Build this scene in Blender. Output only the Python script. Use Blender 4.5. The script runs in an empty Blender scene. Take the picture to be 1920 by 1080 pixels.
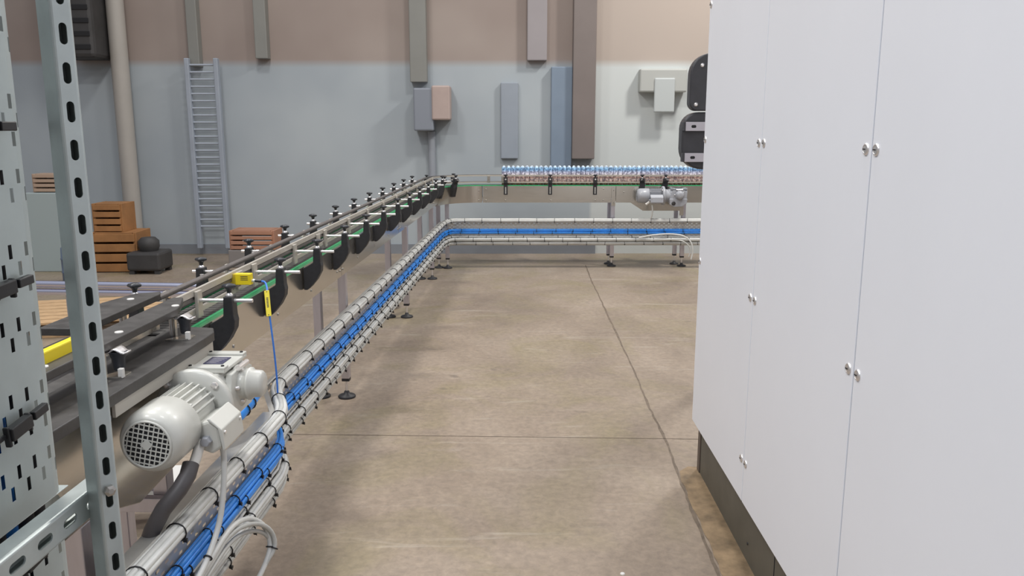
import bpy, bmesh, math, random
from mathutils import Vector, Matrix
random.seed(7)
S = bpy.context.scene
COL = S.collection

# ------------------------------------------------------------------ camera
FPX = 1543.0
HC = 1.7
TH = math.atan(299 / FPX)
cam_d = bpy.data.cameras.new('camera'); cam_d.sensor_width = 36.0; cam_d.lens = 36.0 * FPX / 1920
cam_d.clip_start = 0.05; cam_d.clip_end = 100
cam = bpy.data.objects.new('camera', cam_d); COL.objects.link(cam)
cam.location = (0, 0, HC); cam.rotation_euler = (math.pi / 2 - TH, 0, 0)
S.camera = cam

# ------------------------------------------------------------------ world, lamps, exposure
S.view_settings.view_transform = 'Standard'
S.view_settings.look = 'None'
S.view_settings.exposure = 0.0
S.view_settings.gamma = 1.0
W = bpy.data.worlds.new('hall_air'); S.world = W; W.use_nodes = True
nt = W.node_tree; nt.nodes.clear()
wo = nt.nodes.new('ShaderNodeOutputWorld'); bg = nt.nodes.new('ShaderNodeBackground')
tc = nt.nodes.new('ShaderNodeTexCoord'); sx = nt.nodes.new('ShaderNodeSeparateXYZ'); cr = nt.nodes.new('ShaderNodeValToRGB')
nt.links.new(tc.outputs['Generated'], sx.inputs[0]); nt.links.new(sx.outputs['Z'], cr.inputs[0])
cr.color_ramp.elements[0].position = 0.0; cr.color_ramp.elements[0].color = (0.31, 0.295, 0.29, 1)
cr.color_ramp.elements[1].position = 0.9; cr.color_ramp.elements[1].color = (0.62, 0.67, 0.78, 1)
nt.links.new(cr.outputs[0], bg.inputs[0]); nt.links.new(bg.outputs[0], wo.inputs[0])
bg.inputs[1].default_value = 0.74

def lamp(x, y, z, size, power, col=(1, .97, .92), sy=None):
    l = bpy.data.lights.new('hall_lamp', 'AREA'); l.shape = 'RECTANGLE' if sy else 'DISK'
    l.size = size
    if sy: l.size_y = sy
    l.energy = power; l.color = col
    o = bpy.data.objects.new('hall_lamp', l); COL.objects.link(o); o.location = (x, y, z)
    return o
for (x, y, p) in [(-3.4, 1.2, 105), (-2.7, 4.3, 165), (-2.6, 8.0, 85), (0.6, 2.6, 60), (0.8, 7.4, 110), (3.8, 8.8, 300)]:
    lamp(x, y, 6.4, 0.7, p)
lamp(-1.6, -1.5, 5.5, 1.6, 170, (.93, .96, 1))

# ------------------------------------------------------------------ materials
MATS = {}
def newmat(name):
    m = bpy.data.materials.new(name); m.use_nodes = True
    MATS[name] = m
    return m, m.node_tree, m.node_tree.nodes['Principled BSDF']
def N(nt, t, **kw):
    n = nt.nodes.new(t)
    for k, v in kw.items():
        if k in n.inputs.keys(): n.inputs[k].default_value = v
        else: setattr(n, k, v)
    return n
def mat(name, col, rough=.5, metal=0., noise=0., nscale=8., bump=0., bscale=60., stretch=None, coat=0., rvar=0.):
    m, nt, b = newmat(name)
    b.inputs['Roughness'].default_value = rough; b.inputs['Metallic'].default_value = metal
    b.inputs['Base Color'].default_value = (*col, 1)
    if coat: b.inputs['Coat Weight'].default_value = coat; b.inputs['Coat Roughness'].default_value = .15
    tc = N(nt, 'ShaderNodeTexCoord'); src = tc.outputs['Object']
    if stretch:
        mp = N(nt, 'ShaderNodeMapping'); mp.inputs['Scale'].default_value = stretch
        nt.links.new(src, mp.inputs[0]); src = mp.outputs[0]
    if noise or rvar:
        no = N(nt, 'ShaderNodeTexNoise', Scale=nscale, Detail=5.0, Roughness=.6); nt.links.new(src, no.inputs['Vector'])
    if noise:
        r = N(nt, 'ShaderNodeValToRGB')
        r.color_ramp.elements[0].position = .3; r.color_ramp.elements[1].position = .7
        r.color_ramp.elements[0].color = (*[c * (1 - noise) for c in col], 1)
        r.color_ramp.elements[1].color = (*[min(1, c * (1 + noise)) for c in col], 1)
        nt.links.new(no.outputs[0], r.inputs[0]); nt.links.new(r.outputs[0], b.inputs['Base Color'])
    if rvar:
        mr = N(nt, 'ShaderNodeMapRange'); mr.inputs[3].default_value = max(.03, rough - rvar); mr.inputs[4].default_value = min(1, rough + rvar)
        nt.links.new(no.outputs[0], mr.inputs[0]); nt.links.new(mr.outputs[0], b.inputs['Roughness'])
    if bump:
        n2 = N(nt, 'ShaderNodeTexNoise', Scale=bscale, Detail=3.0); nt.links.new(src, n2.inputs['Vector'])
        bp = N(nt, 'ShaderNodeBump', Strength=bump, Distance=.002)
        nt.links.new(n2.outputs[0], bp.inputs['Height']); nt.links.new(bp.outputs[0], b.inputs['Normal'])
    return m
steel = mat('brushed_stainless', (.64, .61, .55), .20, .92, .05, 5, .02, 90, (1, 1, 6), rvar=.06)
steel_leg = mat('leg_stainless', (.60, .58, .64), .28, .85, .05, 6, .03, 60, (8, 8, 1))
rail_st = mat('pale_rail_steel', (.52, .485, .43), .38, .35, .06, 12)
screw_m = mat('dull_screw_steel', (.42, .40, .37), .35, .8)
chrome = mat('bright_steel', (.86, .83, .82), .28, .75)
zinc = mat('galvanised_steel', (.52, .57, .56), .40, .55, .10, 14, .05, 40, rvar=.08)
black = mat('black_plastic', (.022, .022, .025), .52, 0, .2, 40, .15, 300)
blackknob = mat('black_knob_plastic', (.030, .032, .038), .38)
hdpe = mat('worn_black_slide_plate', (.048, .045, .043), .45, 0, .35, 18, .1, 150, rvar=.12)
darkrail = mat('dark_rail', (.17, .155, .15), .42, .45, .1, 20)
green = mat('green_slide_strip', (.04, .42, .16), .4)
chainm = mat('dark_chain', (.10, .095, .09), .42, .3, .3, 30)
grey_paint = mat('light_grey_machine_paint', (.56, .56, .52), .36, 0, .03, 5, .05, 120, coat=.25)
grey_dark = mat('grey_machine_paint', (.36, .37, .40), .38, 0, .04, 6, coat=.2)
dark_inside = mat('dark_interior', (.012, .012, .014), .8)
navy = mat('dark_blue_nameplate', (.06, .06, .12), .35, .2, .5, 160)
whitecap = mat('white_screw_cap', (.72, .70, .66), .45)
yellow = mat('yellow_paint', (.80, .62, .015), .4)
yellow_tag = mat('yellow_tag', (.80, .66, .04), .45)
tagprint = mat('black_print', (.05, .05, .04), .6)
cab_grey = mat('grey_cable_jacket', (.50, .50, .475), .42, 0, .12, 9, stretch=(1, 1, 1))
cab_grey2 = mat('pale_grey_cable_jacket', (.62, .62, .595), .4, 0, .10, 7)
cab_blue = mat('blue_cable_jacket', (.03, .27, .82), .38, 0, .15, 12)
cab_blue2 = mat('thin_blue_cable_jacket', (.06, .24, .78), .35)
tie_m = mat('black_cable_tie', (.015, .015, .017), .45)
hose_m = mat('dark_grey_hose', (.075, .068, .07), .5, 0, .2, 12)
white_panel = mat('white_powder_coat', (.85, .868, .925), .42, 0, .012, 2, .03, 400)
plinth_m = mat('olive_grey_plinth', (.115, .108, .088), .5, .1, .15, 6)
seam_m = mat('dark_seam_gasket', (.13, .16, .24), .6)
wood = mat('pallet_wood', (.50, .33, .18), .7, 0, .25, 14, .2, 50, (1, 8, 8))
orange_m = mat('orange_brown_board', (.33, .155, .055), .7, 0, .2, 4)
orange2 = mat('dull_orange_plastic', (.38, .19, .12), .6, 0, .12, 3)
dkgrey = mat('near_black_machine', (.045, .043, .043), .6, 0, .2, 4)
bluegrey_m = mat('blue_grey_sheet', (.20, .255, .33), .55, 0, .06, 2)
brown_col = mat('brown_painted_column', (.19, .16, .15), .6, 0, .06, 2)
lt_col = mat('grey_painted_column', (.30, .275, .285), .6, 0, .05, 2)
greengrey = mat('green_grey_pipe', (.215, .215, .20), .5, 0, .06, 2)
palepole = mat('pale_beige_pipe', (.38, .355, .325), .5, 0, .05, 2)
bluepole = mat('lilac_grey_ladder_paint', (.31, .345, .40), .5, 0, .08, 3)
pinkbox = mat('pinkish_beige_box', (.42, .33, .30), .6, 0, .08, 3)
whiteplastic = mat('white_plastic', (.72, .71, .68), .45)

# wall : two painted bands split by height (paint, a property of the wall)
def wallmat():
    m, nt, b = newmat('two_tone_painted_wall'); b.inputs['Roughness'].default_value = .7
    g = N(nt, 'ShaderNodeNewGeometry'); s = N(nt, 'ShaderNodeSeparateXYZ'); nt.links.new(g.outputs['Position'], s.inputs[0])
    no = N(nt, 'ShaderNodeTexNoise', Scale=.6, Detail=3.0); nt.links.new(g.outputs['Position'], no.inputs['Vector'])
    lo = N(nt, 'ShaderNodeValToRGB'); lo.color_ramp.elements[0].color = (.335, .375, .41, 1); lo.color_ramp.elements[1].color = (.41, .45, .475, 1)
    up = N(nt, 'ShaderNodeValToRGB'); up.color_ramp.elements[0].color = (.29, .235, .21, 1); up.color_ramp.elements[1].color = (.35, .295, .265, 1)
    for r in (lo, up):
        r.color_ramp.elements[0].position = .35; r.color_ramp.elements[1].position = .65
        nt.links.new(no.outputs[0], r.inputs[0])
    mr = N(nt, 'ShaderNodeMapRange'); mr.inputs[1].default_value = 2.50; mr.inputs[2].default_value = 2.60
    nt.links.new(s.outputs['Z'], mr.inputs[0])
    xs = N(nt, 'ShaderNodeMapRange'); xs.inputs[1].default_value = 1.05; xs.inputs[2].default_value = 1.10   # lighter wall colours right of the column
    nt.links.new(s.outputs['X'], xs.inputs[0])
    def bay(src, col):
        q = N(nt, 'ShaderNodeMix', data_type='RGBA'); nt.links.new(xs.outputs[0], q.inputs[0]); nt.links.new(src, q.inputs[6]); q.inputs[7].default_value = (*col, 1); return q
    lo = bay(lo.outputs[0], (.56, .59, .585)); up = bay(up.outputs[0], (.43, .365, .32))
    mx = N(nt, 'ShaderNodeMix', data_type='RGBA')
    nt.links.new(mr.outputs[0], mx.inputs[0]); nt.links.new(lo.outputs[2], mx.inputs[6]); nt.links.new(up.outputs[2], mx.inputs[7])
    nt.links.new(mx.outputs[2], b.inputs['Base Color'])
    return m
wall_m = wallmat()

def floormat():
    m, nt, b = newmat('stained_concrete')
    g = N(nt, 'ShaderNodeNewGeometry'); P = g.outputs['Position']
    def noise(sc, det=6., dist=0., stretch=(1, 1, 1), rough=.6):
        mp = N(nt, 'ShaderNodeMapping'); mp.inputs['Scale'].default_value = stretch
        nt.links.new(P, mp.inputs[0])
        n = N(nt, 'ShaderNodeTexNoise', Scale=sc, Detail=det, Roughness=rough, Distortion=dist); nt.links.new(mp.outputs[0], n.inputs['Vector'])
        return n.outputs[0]
    def ramp(src, stops):
        r = N(nt, 'ShaderNodeValToRGB')
        while len(r.color_ramp.elements) < len(stops): r.color_ramp.elements.new(.5)
        for e, (p, c) in zip(r.color_ramp.elements, stops): e.position = p; e.color = (*c, 1)
        nt.links.new(src, r.inputs[0]); return r.outputs[0]
    def mix(a, bb, f, mode='MIX'):
        x = N(nt, 'ShaderNodeMix', data_type='RGBA', blend_type=mode)
        if isinstance(f, float): x.inputs[0].default_value = f
        else: nt.links.new(f, x.inputs[0])
        for s, v in ((6, a), (7, bb)):
            if isinstance(v, tuple): x.inputs[s].default_value = (*v, 1)
            else: nt.links.new(v, x.inputs[s])
        return x.outputs[2]
    base = ramp(noise(.9, 7, .6, (1, .8, 1)), [(.3, (.215, .168, .128)), (.5, (.300, .238, .182)), (.7, (.375, .305, .240))])
    ol = ramp(noise(1.3, 5, 1.0, (1, 1, 1)), [(.48, (0, 0, 0)), (.68, (1, 1, 1))])
    base = mix(base, (.255, .215, .115), mix((0., 0., 0.), ol, .55))
    fine = ramp(noise(26, 8, .4, (1, 1, 1), .7), [(.3, (.74, .74, .75)), (.7, (1.14, 1.13, 1.12))])
    base = mix(base, fine, 1.0, 'MULTIPLY')
    # pale scuffs running across the aisle
    sc = ramp(noise(2.2, 6, 1.2, (.6, 4.5, 1)), [(.60, (0, 0, 0)), (.72, (1, 1, 1))])
    base = mix(base, (.47, .42, .35), mix((0., 0., 0.), sc, .35))
    spots = ramp(noise(5.5, 2, .3), [(.69, (0, 0, 0)), (.77, (1, 1, 1))])
    base = mix(base, (.12, .10, .085), mix((0., 0., 0.), spots, .45))
    nt.links.new(base, b.inputs['Base Color'])
    mr = N(nt, 'ShaderNodeMapRange'); mr.inputs[3].default_value = .32; mr.inputs[4].default_value = .62
    nt.links.new(noise(3, 5), mr.inputs[0]); nt.links.new(mr.outputs[0], b.inputs['Roughness'])
    bp = N(nt, 'ShaderNodeBump', Strength=.12, Distance=.004); nt.links.new(noise(40, 6), bp.inputs['Height']); nt.links.new(bp.outputs[0], b.inputs['Normal'])
    return m
floor_m = floormat()
joint_m = mat('dirty_floor_joint', (.15, .115, .085), .8, 0, .3, 20)
strip_m = mat('brown_worn_kerb', (.23, .160, .092), .7, 0, .45, 9, .4, 40)

def perfmat(name, col, pu=.057, pv=.042, sl=.022, sw=.008, rough=.4, metal=.55, grouped=False):
    """galvanised sheet with punched slots; u runs along the tray, v across, in metres"""
    m, nt, b = newmat(name)
    out = nt.nodes['Material Output']
    b.inputs['Roughness'].default_value = rough; b.inputs['Metallic'].default_value = metal; b.inputs['Base Color'].default_value = (*col, 1)
    uv = N(nt, 'ShaderNodeUVMap'); sp = N(nt, 'ShaderNodeSeparateXYZ'); nt.links.new(uv.outputs[0], sp.inputs[0])
    def M(op, a, c=None):
        n = N(nt, 'ShaderNodeMath', operation=op)
        for i, v in enumerate((a, c)):
            if v is None: continue
            if isinstance(v, (int, float)): n.inputs[i].default_value = v
            else: nt.links.new(v, n.inputs[i])
        return n.outputs[0]
    def cells(ou, ov):
        u = M('ABSOLUTE', M('SUBTRACT', M('MODULO', M('ADD', sp.outputs[0], 10 + ou), pu), pu / 2))
        v = M('ABSOLUTE', M('SUBTRACT', M('MODULO', M('ADD', sp.outputs[1], 10 + ov), pv), pv / 2))
        return M('MULTIPLY', M('LESS_THAN', u, sl / 2), M('LESS_THAN', v, sw / 2))
    A_, B_ = cells(0, 0), cells(pu / 2, pv / 2)
    if grouped:                              # every fourth even row and every second odd row is left solid
        ra = M('GREATER_THAN', M('MODULO', M('ADD', sp.outputs[0], 10.), pu * 4), pu)
        rb = M('GREATER_THAN', M('MODULO', M('ADD', sp.outputs[0], 10. + pu * .5), pu * 2), pu)
        A_ = M('MULTIPLY', A_, ra); B_ = M('MULTIPLY', B_, rb)
    h = M('MAXIMUM', A_, B_)
    edge = M('GREATER_THAN', sp.outputs[1], 0.012)
    h = M('MULTIPLY', h, edge)
    no = N(nt, 'ShaderNodeTexNoise', Scale=20., Detail=4.); g = N(nt, 'ShaderNodeNewGeometry'); nt.links.new(g.outputs['Position'], no.inputs['Vector'])
    r = N(nt, 'ShaderNodeValToRGB'); r.color_ramp.elements[0].color = (*[c * .88 for c in col], 1); r.color_ramp.elements[1].color = (*[c * 1.1 for c in col], 1)
    nt.links.new(no.outputs[0], r.inputs[0]); nt.links.new(r.outputs[0], b.inputs['Base Color'])
    t = N(nt, 'ShaderNodeBsdfTransparent'); mx = N(nt, 'ShaderNodeMixShader')
    nt.links.new(h, mx.inputs[0]); nt.links.new(b.outputs[0], mx.inputs[1]); nt.links.new(t.outputs[0], mx.inputs[2])
    nt.links.new(mx.outputs[0], out.inputs[0])
    return m
perf_tray = perfmat('perforated_galvanised_tray', (.56, .55, .52))
perf_near = perfmat('perforated_galvanised_riser', (.47, .53, .53), .049, .035, .019, .0075, .45, .45, True)

def bottlemat():
    m, nt, b = newmat('printed_bottle'); b.inputs['Roughness'].default_value = .22
    tc = N(nt, 'ShaderNodeTexCoord'); s = N(nt, 'ShaderNodeSeparateXYZ'); nt.links.new(tc.outputs['Object'], s.inputs[0])
    oi = N(nt, 'ShaderNodeObjectInfo')
    z = N(nt, 'ShaderNodeMapRange'); z.inputs[1].default_value = 0; z.inputs[2].default_value = .235; nt.links.new(s.outputs['Z'], z.inputs[0])
    r = N(nt, 'ShaderNodeValToRGB'); cs = [(0, (.10, .12, .07)), (.14, (.42, .24, .15)), (.28, (.70, .60, .57)), (.40, (.56, .36, .31)), (.50, (.80, .76, .77)), (.64, (.60, .62, .74)), (.80, (.20, .42, .68)), (.93, (.36, .58, .76)), (1., (.8, .85, .88))]
    while len(r.color_ramp.elements) < len(cs): r.color_ramp.elements.new(.5)
    for e, (p, c) in zip(r.color_ramp.elements, cs): e.position = p; e.color = (*c, 1)
    nt.links.new(z.outputs[0], r.inputs[0])
    vm = N(nt, 'ShaderNodeVectorMath', operation='ADD'); nt.links.new(tc.outputs['Object'], vm.inputs[0])
    cx = N(nt, 'ShaderNodeCombineXYZ'); mm = N(nt, 'ShaderNodeMath', operation='MULTIPLY'); mm.inputs[1].default_value = 37; nt.links.new(oi.outputs['Random'], mm.inputs[0]); nt.links.new(mm.outputs[0], cx.inputs[0])
    nt.links.new(cx.outputs[0], vm.inputs[1])
    no = N(nt, 'ShaderNodeTexNoise', Scale=42., Detail=2.); nt.links.new(vm.outputs[0], no.inputs['Vector'])
    r2 = N(nt, 'ShaderNodeValToRGB'); r2.color_ramp.elements[0].position = .42; r2.color_ramp.elements[1].position = .58
    r2.color_ramp.elements[0].color = (.45, .42, .50, 1); r2.color_ramp.elements[1].color = (1.35, 1.3, 1.3, 1)
    nt.links.new(no.outputs[0], r2.inputs[0])
    mx = N(nt, 'ShaderNodeMix', data_type='RGBA', blend_type='MULTIPLY'); mx.inputs[0].default_value = .9
    nt.links.new(r.outputs[0], mx.inputs[6]); nt.links.new(r2.outputs[0], mx.inputs[7]); nt.links.new(mx.outputs[2], b.inputs['Base Color'])
    return m
bottle_m = bottlemat()

# ------------------------------------------------------------------ frames of reference
MS, KS = .035, .003                       # heading and slight rise of the long conveyor
NS = math.hypot(1, MS)
def wl(w, s, z=0., shear=True):            # conveyor coordinates -> world
    return Vector((-1.24 + (w + MS * s) / NS, (-MS * w + s) / NS, z + (KS * (s - 6) if shear else 0)))
PHI = -math.atan(MS)

# ------------------------------------------------------------------ mesh helper
class MB:
    def __init__(s): s.v = []; s.f = []; s.sm = []; s.uv = {}
    def add(s, vs, fs, smooth=False, uvs=None):
        b = len(s.v); s.v += [tuple(v) for v in vs]
        for i, f in enumerate(fs):
            if uvs: s.uv[len(s.f)] = uvs[i]
            s.f.append([b + k for k in f]); s.sm.append(smooth)
        return s
    def hexa(s, P):                        # 8 corners: bottom 4 ccw, top 4 ccw
        return s.add(P, [(3, 2, 1, 0), (4, 5, 6, 7), (0, 1, 5, 4), (1, 2, 6, 5), (2, 3, 7, 6), (3, 0, 4, 7)])
    def box(s, x0, x1, y0, y1, z0, z1):
        return s.hexa([(x0, y0, z0), (x1, y0, z0), (x1, y1, z0), (x0, y1, z0), (x0, y0, z1), (x1, y0, z1), (x1, y1, z1), (x0, y1, z1)])
    def tube(s, pts, r, n=10, caps=True, closed=False):
        pts = [Vector(p) for p in pts]; rs = r if isinstance(r, (list, tuple)) else [r] * len(pts)
        m = len(pts); T = []
        for i in range(m):
            if closed: t = pts[(i + 1) % m] - pts[i - 1]
            else: t = pts[min(i + 1, m - 1)] - pts[max(i - 1, 0)]
            T.append(t.normalized())
        u = T[0].orthogonal().normalized()
        if abs(T[0].z) < .9: u = Vector((0, 0, 1)).cross(T[0]).normalized()
        vs = []; fs = []
        for i in range(m):
            u = (u - T[i] * u.dot(T[i])).normalized(); w = T[i].cross(u)
            for k in range(n):
                a = 2 * math.pi * k / n; vs.append(pts[i] + (u * math.cos(a) + w * math.sin(a)) * rs[i])
        R = m if closed else m - 1
        for i in range(R):
            j = (i + 1) % m
            for k in range(n): fs.append((i * n + k, i * n + (k + 1) % n, j * n + (k + 1) % n, j * n + k))
        s.add(vs, fs, True)
        if caps and not closed:
            s.add(vs[:n], [tuple(range(n))[::-1]]); s.add(vs[-n:], [tuple(range(n))])
        return s
    def lathe(s, prof, n=20, M=None, smooth=True):   # prof (r, h) about +Z, M places it
        vs = []; fs = []
        for (r, h) in prof:
            for k in range(n):
                a = 2 * math.pi * k / n; vs.append(Vector((r * math.cos(a), r * math.sin(a), h)))
        for i in range(len(prof) - 1):
            for k in range(n): fs.append((i * n + k, i * n + (k + 1) % n, (i + 1) * n + (k + 1) % n, (i + 1) * n + k))
        if M: vs = [M @ v for v in vs]
        s.add(vs, fs, smooth)
        s.add(vs[:n], [tuple(range(n))[::-1]]); s.add(vs[-n:], [tuple(range(n))])
        return s
    def prism(s, poly, a, b, ax):          # polygon extruded; ax(u, v, t) -> point
        n = len(poly); vs = [ax(u, v, a) for u, v in poly] + [ax(u, v, b) for u, v in poly]
        fs = [tuple(range(n))[::-1], tuple(range(n, 2 * n))] + [(i, (i + 1) % n, n + (i + 1) % n, n + i) for i in range(n)]
        return s.add(vs, fs)
    def build(s, name, m, parent=None, bevel=0., loc=None, rot=None, smooth=None, wn=False):
        me = bpy.data.meshes.new(name); me.from_pydata(s.v, [], s.f)
        for p, k in zip(me.polygons, s.sm): p.use_smooth = k if smooth is None else smooth
        if s.uv:
            L = me.uv_layers.new(name='UVMap')
            for i, u in s.uv.items():
                for li, c in zip(me.polygons[i].loop_indices, u): L.data[li].uv = c
        bm = bmesh.new(); bm.from_mesh(me); bmesh.ops.recalc_face_normals(bm, faces=bm.faces); bm.to_mesh(me); bm.free()
        me.materials.append(m)
        o = bpy.data.objects.new(name, me); COL.objects.link(o)
        if parent: o.parent = parent
        if loc: o.location = loc
        if rot: o.rotation_euler = rot
        if bevel:
            b = o.modifiers.new('bevel', 'BEVEL'); b.width = bevel; b.segments = 2; b.limit_method = 'ANGLE'; b.angle_limit = math.radians(40)
        return o
def tag(o, label, cat, group=None, kind=None):
    o['label'] = label; o['category'] = cat
    if group: o['group'] = group
    if kind: o['kind'] = kind
    return o
def empty(name, loc=(0, 0, 0), rz=0., label=None, cat=None, group=None):
    o = bpy.data.objects.new(name, None); COL.objects.link(o); o.location = loc; o.rotation_euler = (0, 0, rz); o.empty_display_size = .1
    if label: tag(o, label, cat, group)
    return o
def struct(o): o['kind'] = 'structure'; return o
def copy_tree(o, parent=None):
    c = o.copy(); COL.objects.link(c)
    if parent is not None: c.parent = parent
    for ch in list(o.children): copy_tree(ch, c)
    return c
def RX(a): return Matrix.Rotation(a, 4, 'X')
def RY(a): return Matrix.Rotation(a, 4, 'Y')
def TR(*v): return Matrix.Translation(v)

# ------------------------------------------------------------------ room
struct(MB().box(-12, 9, -4, 11.4, -.1, 0).build('floor', floor_m))
struct(MB().box(-12, 9, 11.3, 11.5, 0, 6.9).build('wall_back', wall_m))
# floor joints: thin dirty grooves (flat on the slab)
def groove(name, pts, w):
    m = MB(); P = [Vector((*p, 0)) for p in pts]; n = len(P); vs = []
    for i in range(n):
        d = (P[min(i + 1, n - 1)] - P[max(i - 1, 0)]).normalized(); q = Vector((-d.y, d.x, 0)) * w / 2 * random.uniform(.6, 1.25)
        vs += [P[i] + q + Vector((0, 0, .0012)), P[i] - q + Vector((0, 0, .0012))]
    m.add(vs, [(2 * i, 2 * i + 1, 2 * i + 3, 2 * i + 2) for i in range(n - 1)])
    return struct(m.build(name, joint_m))
crk = [(.933, 10.30), (.905, 9.2), (.90, 8.62), (.889, 7.4), (.881, 6.49), (.872, 5.60), (.851, 4.92), (.856, 4.36), (.828, 3.80), (.812, 3.38), (.803, 2.91), (.79, 1.5)]
j = []
for a, b in zip(crk[:-1], crk[1:]):
    for k in range(8):
        t = k / 8; j.append((a[0] + (b[0] - a[0]) * t + random.uniform(-.004, .004), a[1] + (b[1] - a[1]) * t))
groove('trim_1', j + [crk[-1]], .015)
groove('trim_2', [(-4.0, 4.50), (-1.086, 4.412), (-.2, 4.385), (.85, 4.35), (1.6, 4.32)], .009)
# worn brown floor edge along the enclosure
kp = [(.98, 3.95, .003), (.98, 1.4, .003), (.80, 1.4, .003)]
for k in range(40):
    y = 1.5 + k * .06; kp.append((.815 + .02 * (y - 2.9) / 1.0 + random.uniform(-.006, .006), y, .003))
kp += [(.845, 3.90, .003), (.90, 3.96, .003)]
struct(MB().add(kp, [tuple(range(len(kp)))]).build('trim_3', strip_m))
struct(MB().box(-12, 1.15, 11.27, 11.3, 0, .13).build('baseboard_back', mat('grey_blue_skirting', (.21, .225, .25), .6, 0, .08, 2)))
tag(MB().lathe([(.010, 0), (.009, .003), (.004, .004)], 8, TR(.43, 2.93, 0)).build('paper_scrap', whiteplastic), 'tiny white scrap lying on the bare concrete in the aisle', 'litter')

# ------------------------------------------------------------------ far wall furniture (11 m away)
def bgbox(name, x0, x1, y0, y1, z0, z1, m, label, cat, bevel=.01):
    return tag(MB().box(x0, x1, y0, y1, z0, z1).build(name, m, bevel=bevel), label, cat)
bgbox('wall_column', .80, 1.10, 11.12, 11.3, 1.30, 6.9, brown_col, 'dark brown painted steel column on back wall, right of the blue panel', 'column')
bgbox('wall_column', .20, .46, 11.2, 11.3, 2.58, 6.9, lt_col, 'light grey column on the upper beige wall band', 'column')
bgbox('wall_panel', .52, .80, 11.2, 11.3, 1.1, 2.50, bluegrey_m, 'blue-grey panel on the back wall beside brown column', 'panel')
bgbox('wall_panel', -.15, .08, 11.24, 11.3, 1.3, 2.3, mat('pale_blue_grey_sheet', (.29, .325, .375), .6, 0, .05, 2), 'pale blue-grey panel on the back wall above the first bottles', 'panel')
bgbox('wall_column', -1.34, -1.12, 11.15, 11.3, 2.3, 6.9, greengrey, 'dark green-grey duct coming down the wall to the switch box', 'duct')
r = empty('switch_box', (-1.05, 11.12, 1.67), 0, 'grey and pinkish switch box hung on the back wall below the duct', 'switch box')
MB().box(-.24, .02, -.10, .18, 0, .55).build('housing', mat('slate_grey_box', (.22, .24, .28), .6), r, .02)
MB().box(.0, .24, -.12, .18, .14, .58).build('cover', pinkbox, r, .02)
tag(MB().tube([(-1.08, 11.24, 1.66), (-1.08, 11.24, .9), (-1.08, 11.24, .1)], .05, 12).build('conduit_pipe', mat('dull_grey_conduit', (.29, .31, .345), .5)), 'faint grey conduit running down the wall from switch box', 'pipe')
bgbox('wall_column', -3.36, -3.20, 11.15, 11.3, 2.6, 6.9, greengrey, 'narrow green-grey post on the upper beige wall band', 'column')
r = empty('wall_ladder', (-4.05, 11.1, .1), 0, 'tall lilac-grey ladder rack standing against the back wall', 'ladder')
for x in (-.19, .19): MB().box(x - .03, x + .03, -.04, .04, 0, 2.5).build('rail', bluepole, r, .01)
for k in range(24): MB().tube([(-.18, 0, .3 + k * .092), (.18, 0, .3 + k * .092)], .013, 8).build('rung', mat('pale_rung', (.37, .41, .47), .5) if k == 0 else MATS['pale_rung'], r)
tag(MB().box(-4.24, -4.10, 11.16, 11.3, 2.5, 6.9).build('duct', greengrey, bevel=.01), 'grey-green duct above the ladder on the wall', 'duct')
tag(MB().tube([(-5.14, 11.15, 0), (-5.14, 11.15, 6.9)], .11, 18).build('wall_pipe', palepole), 'thick pale beige pipe up the back wall, behind the dark machine', 'pipe')
r = empty('wall_heater', (-5.50, 11.0, 2.58), 0, 'large near-black unit mounted high at the upper left', 'heater')
MB().box(-.26, .24, -.25, .28, 0, 1.3).build('housing', dkgrey, r, .05)
for k in range(7): MB().box(-.22, .20, -.262, -.25, .1 + k * .16, .16 + k * .16).build('louvre', dark_inside, r, .004)
r = empty('wall_box', (2.0, 11.2, 2.13), 0, 'pale beige box fixed under the wall band near white enclosure', 'box')
MB().box(-.32, .30, -.08, .1, .04, .34).build('housing', mat('pale_beige_box', (.43, .44, .42), .6), r, .02)
MB().box(-.13, .14, -.10, -.07, -.22, .22).build('cover', mat('pale_grey_box', (.47, .50, .50), .6), r, .015)
# stacked goods left of the ladder
def crate(x, y, z, w, d, h, m, label, group=None):
    r = empty('wooden_crate', (x, y, z), random.uniform(-.06, .06), label, 'crate', group)
    for k in range(4): MB().box(-w / 2, w / 2, -d / 2, -d / 2 + .02, .01 + k * h / 4, (k + .86) * h / 4).build('board', m, r, .004)
    for k in range(4): MB().box(-w / 2, w / 2, d / 2 - .02, d / 2, .01 + k * h / 4, (k + .86) * h / 4).build('board', m, r, .004)
    for sx_ in (-1, 1): MB().box(sx_ * w / 2 - .02, sx_ * w / 2 + .02, -d / 2 + .021, d / 2 - .021, 0, h).build('end_panel', m, r, .004)
    MB().box(-w / 2 + .03, w / 2 - .03, -d / 2 + .03, d / 2 - .03, h - .03, h).build('lid', m, r, .004)
    return r
crate(-4.78, 10.0, 0, .50, .5, .48, orange_m, 'orange-brown crate on the floor under the smaller crate')
crate(-4.84, 10.0, .48, .32, .4, .34, orange_m, 'smaller orange-brown crate stacked on top of another')
crate(-3.22, 10.3, .22, .52, .4, .24, orange2, 'dull orange crate on grey base beyond the conveyor')
bgbox('low_bench', -3.52, -2.9, 10.1, 10.5, 0, .22, mat('grey_bench', (.22, .20, .19), .6), 'low grey bench carrying a dull orange crate', 'bench')
r = empty('floor_machine', (-4.36, 9.8, 0), 0, 'squat near-black machine on floor right of the orange crates', 'machine')
MB().box(-.2, .2, -.2, .2, .04, .26).build('housing', dkgrey, r, .03)
MB().lathe([(.10, 0), (.12, .05), (.12, .12), (.08, .16)], 18, TR(0, 0, .26)).build('motor_cap', dkgrey, r)
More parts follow.
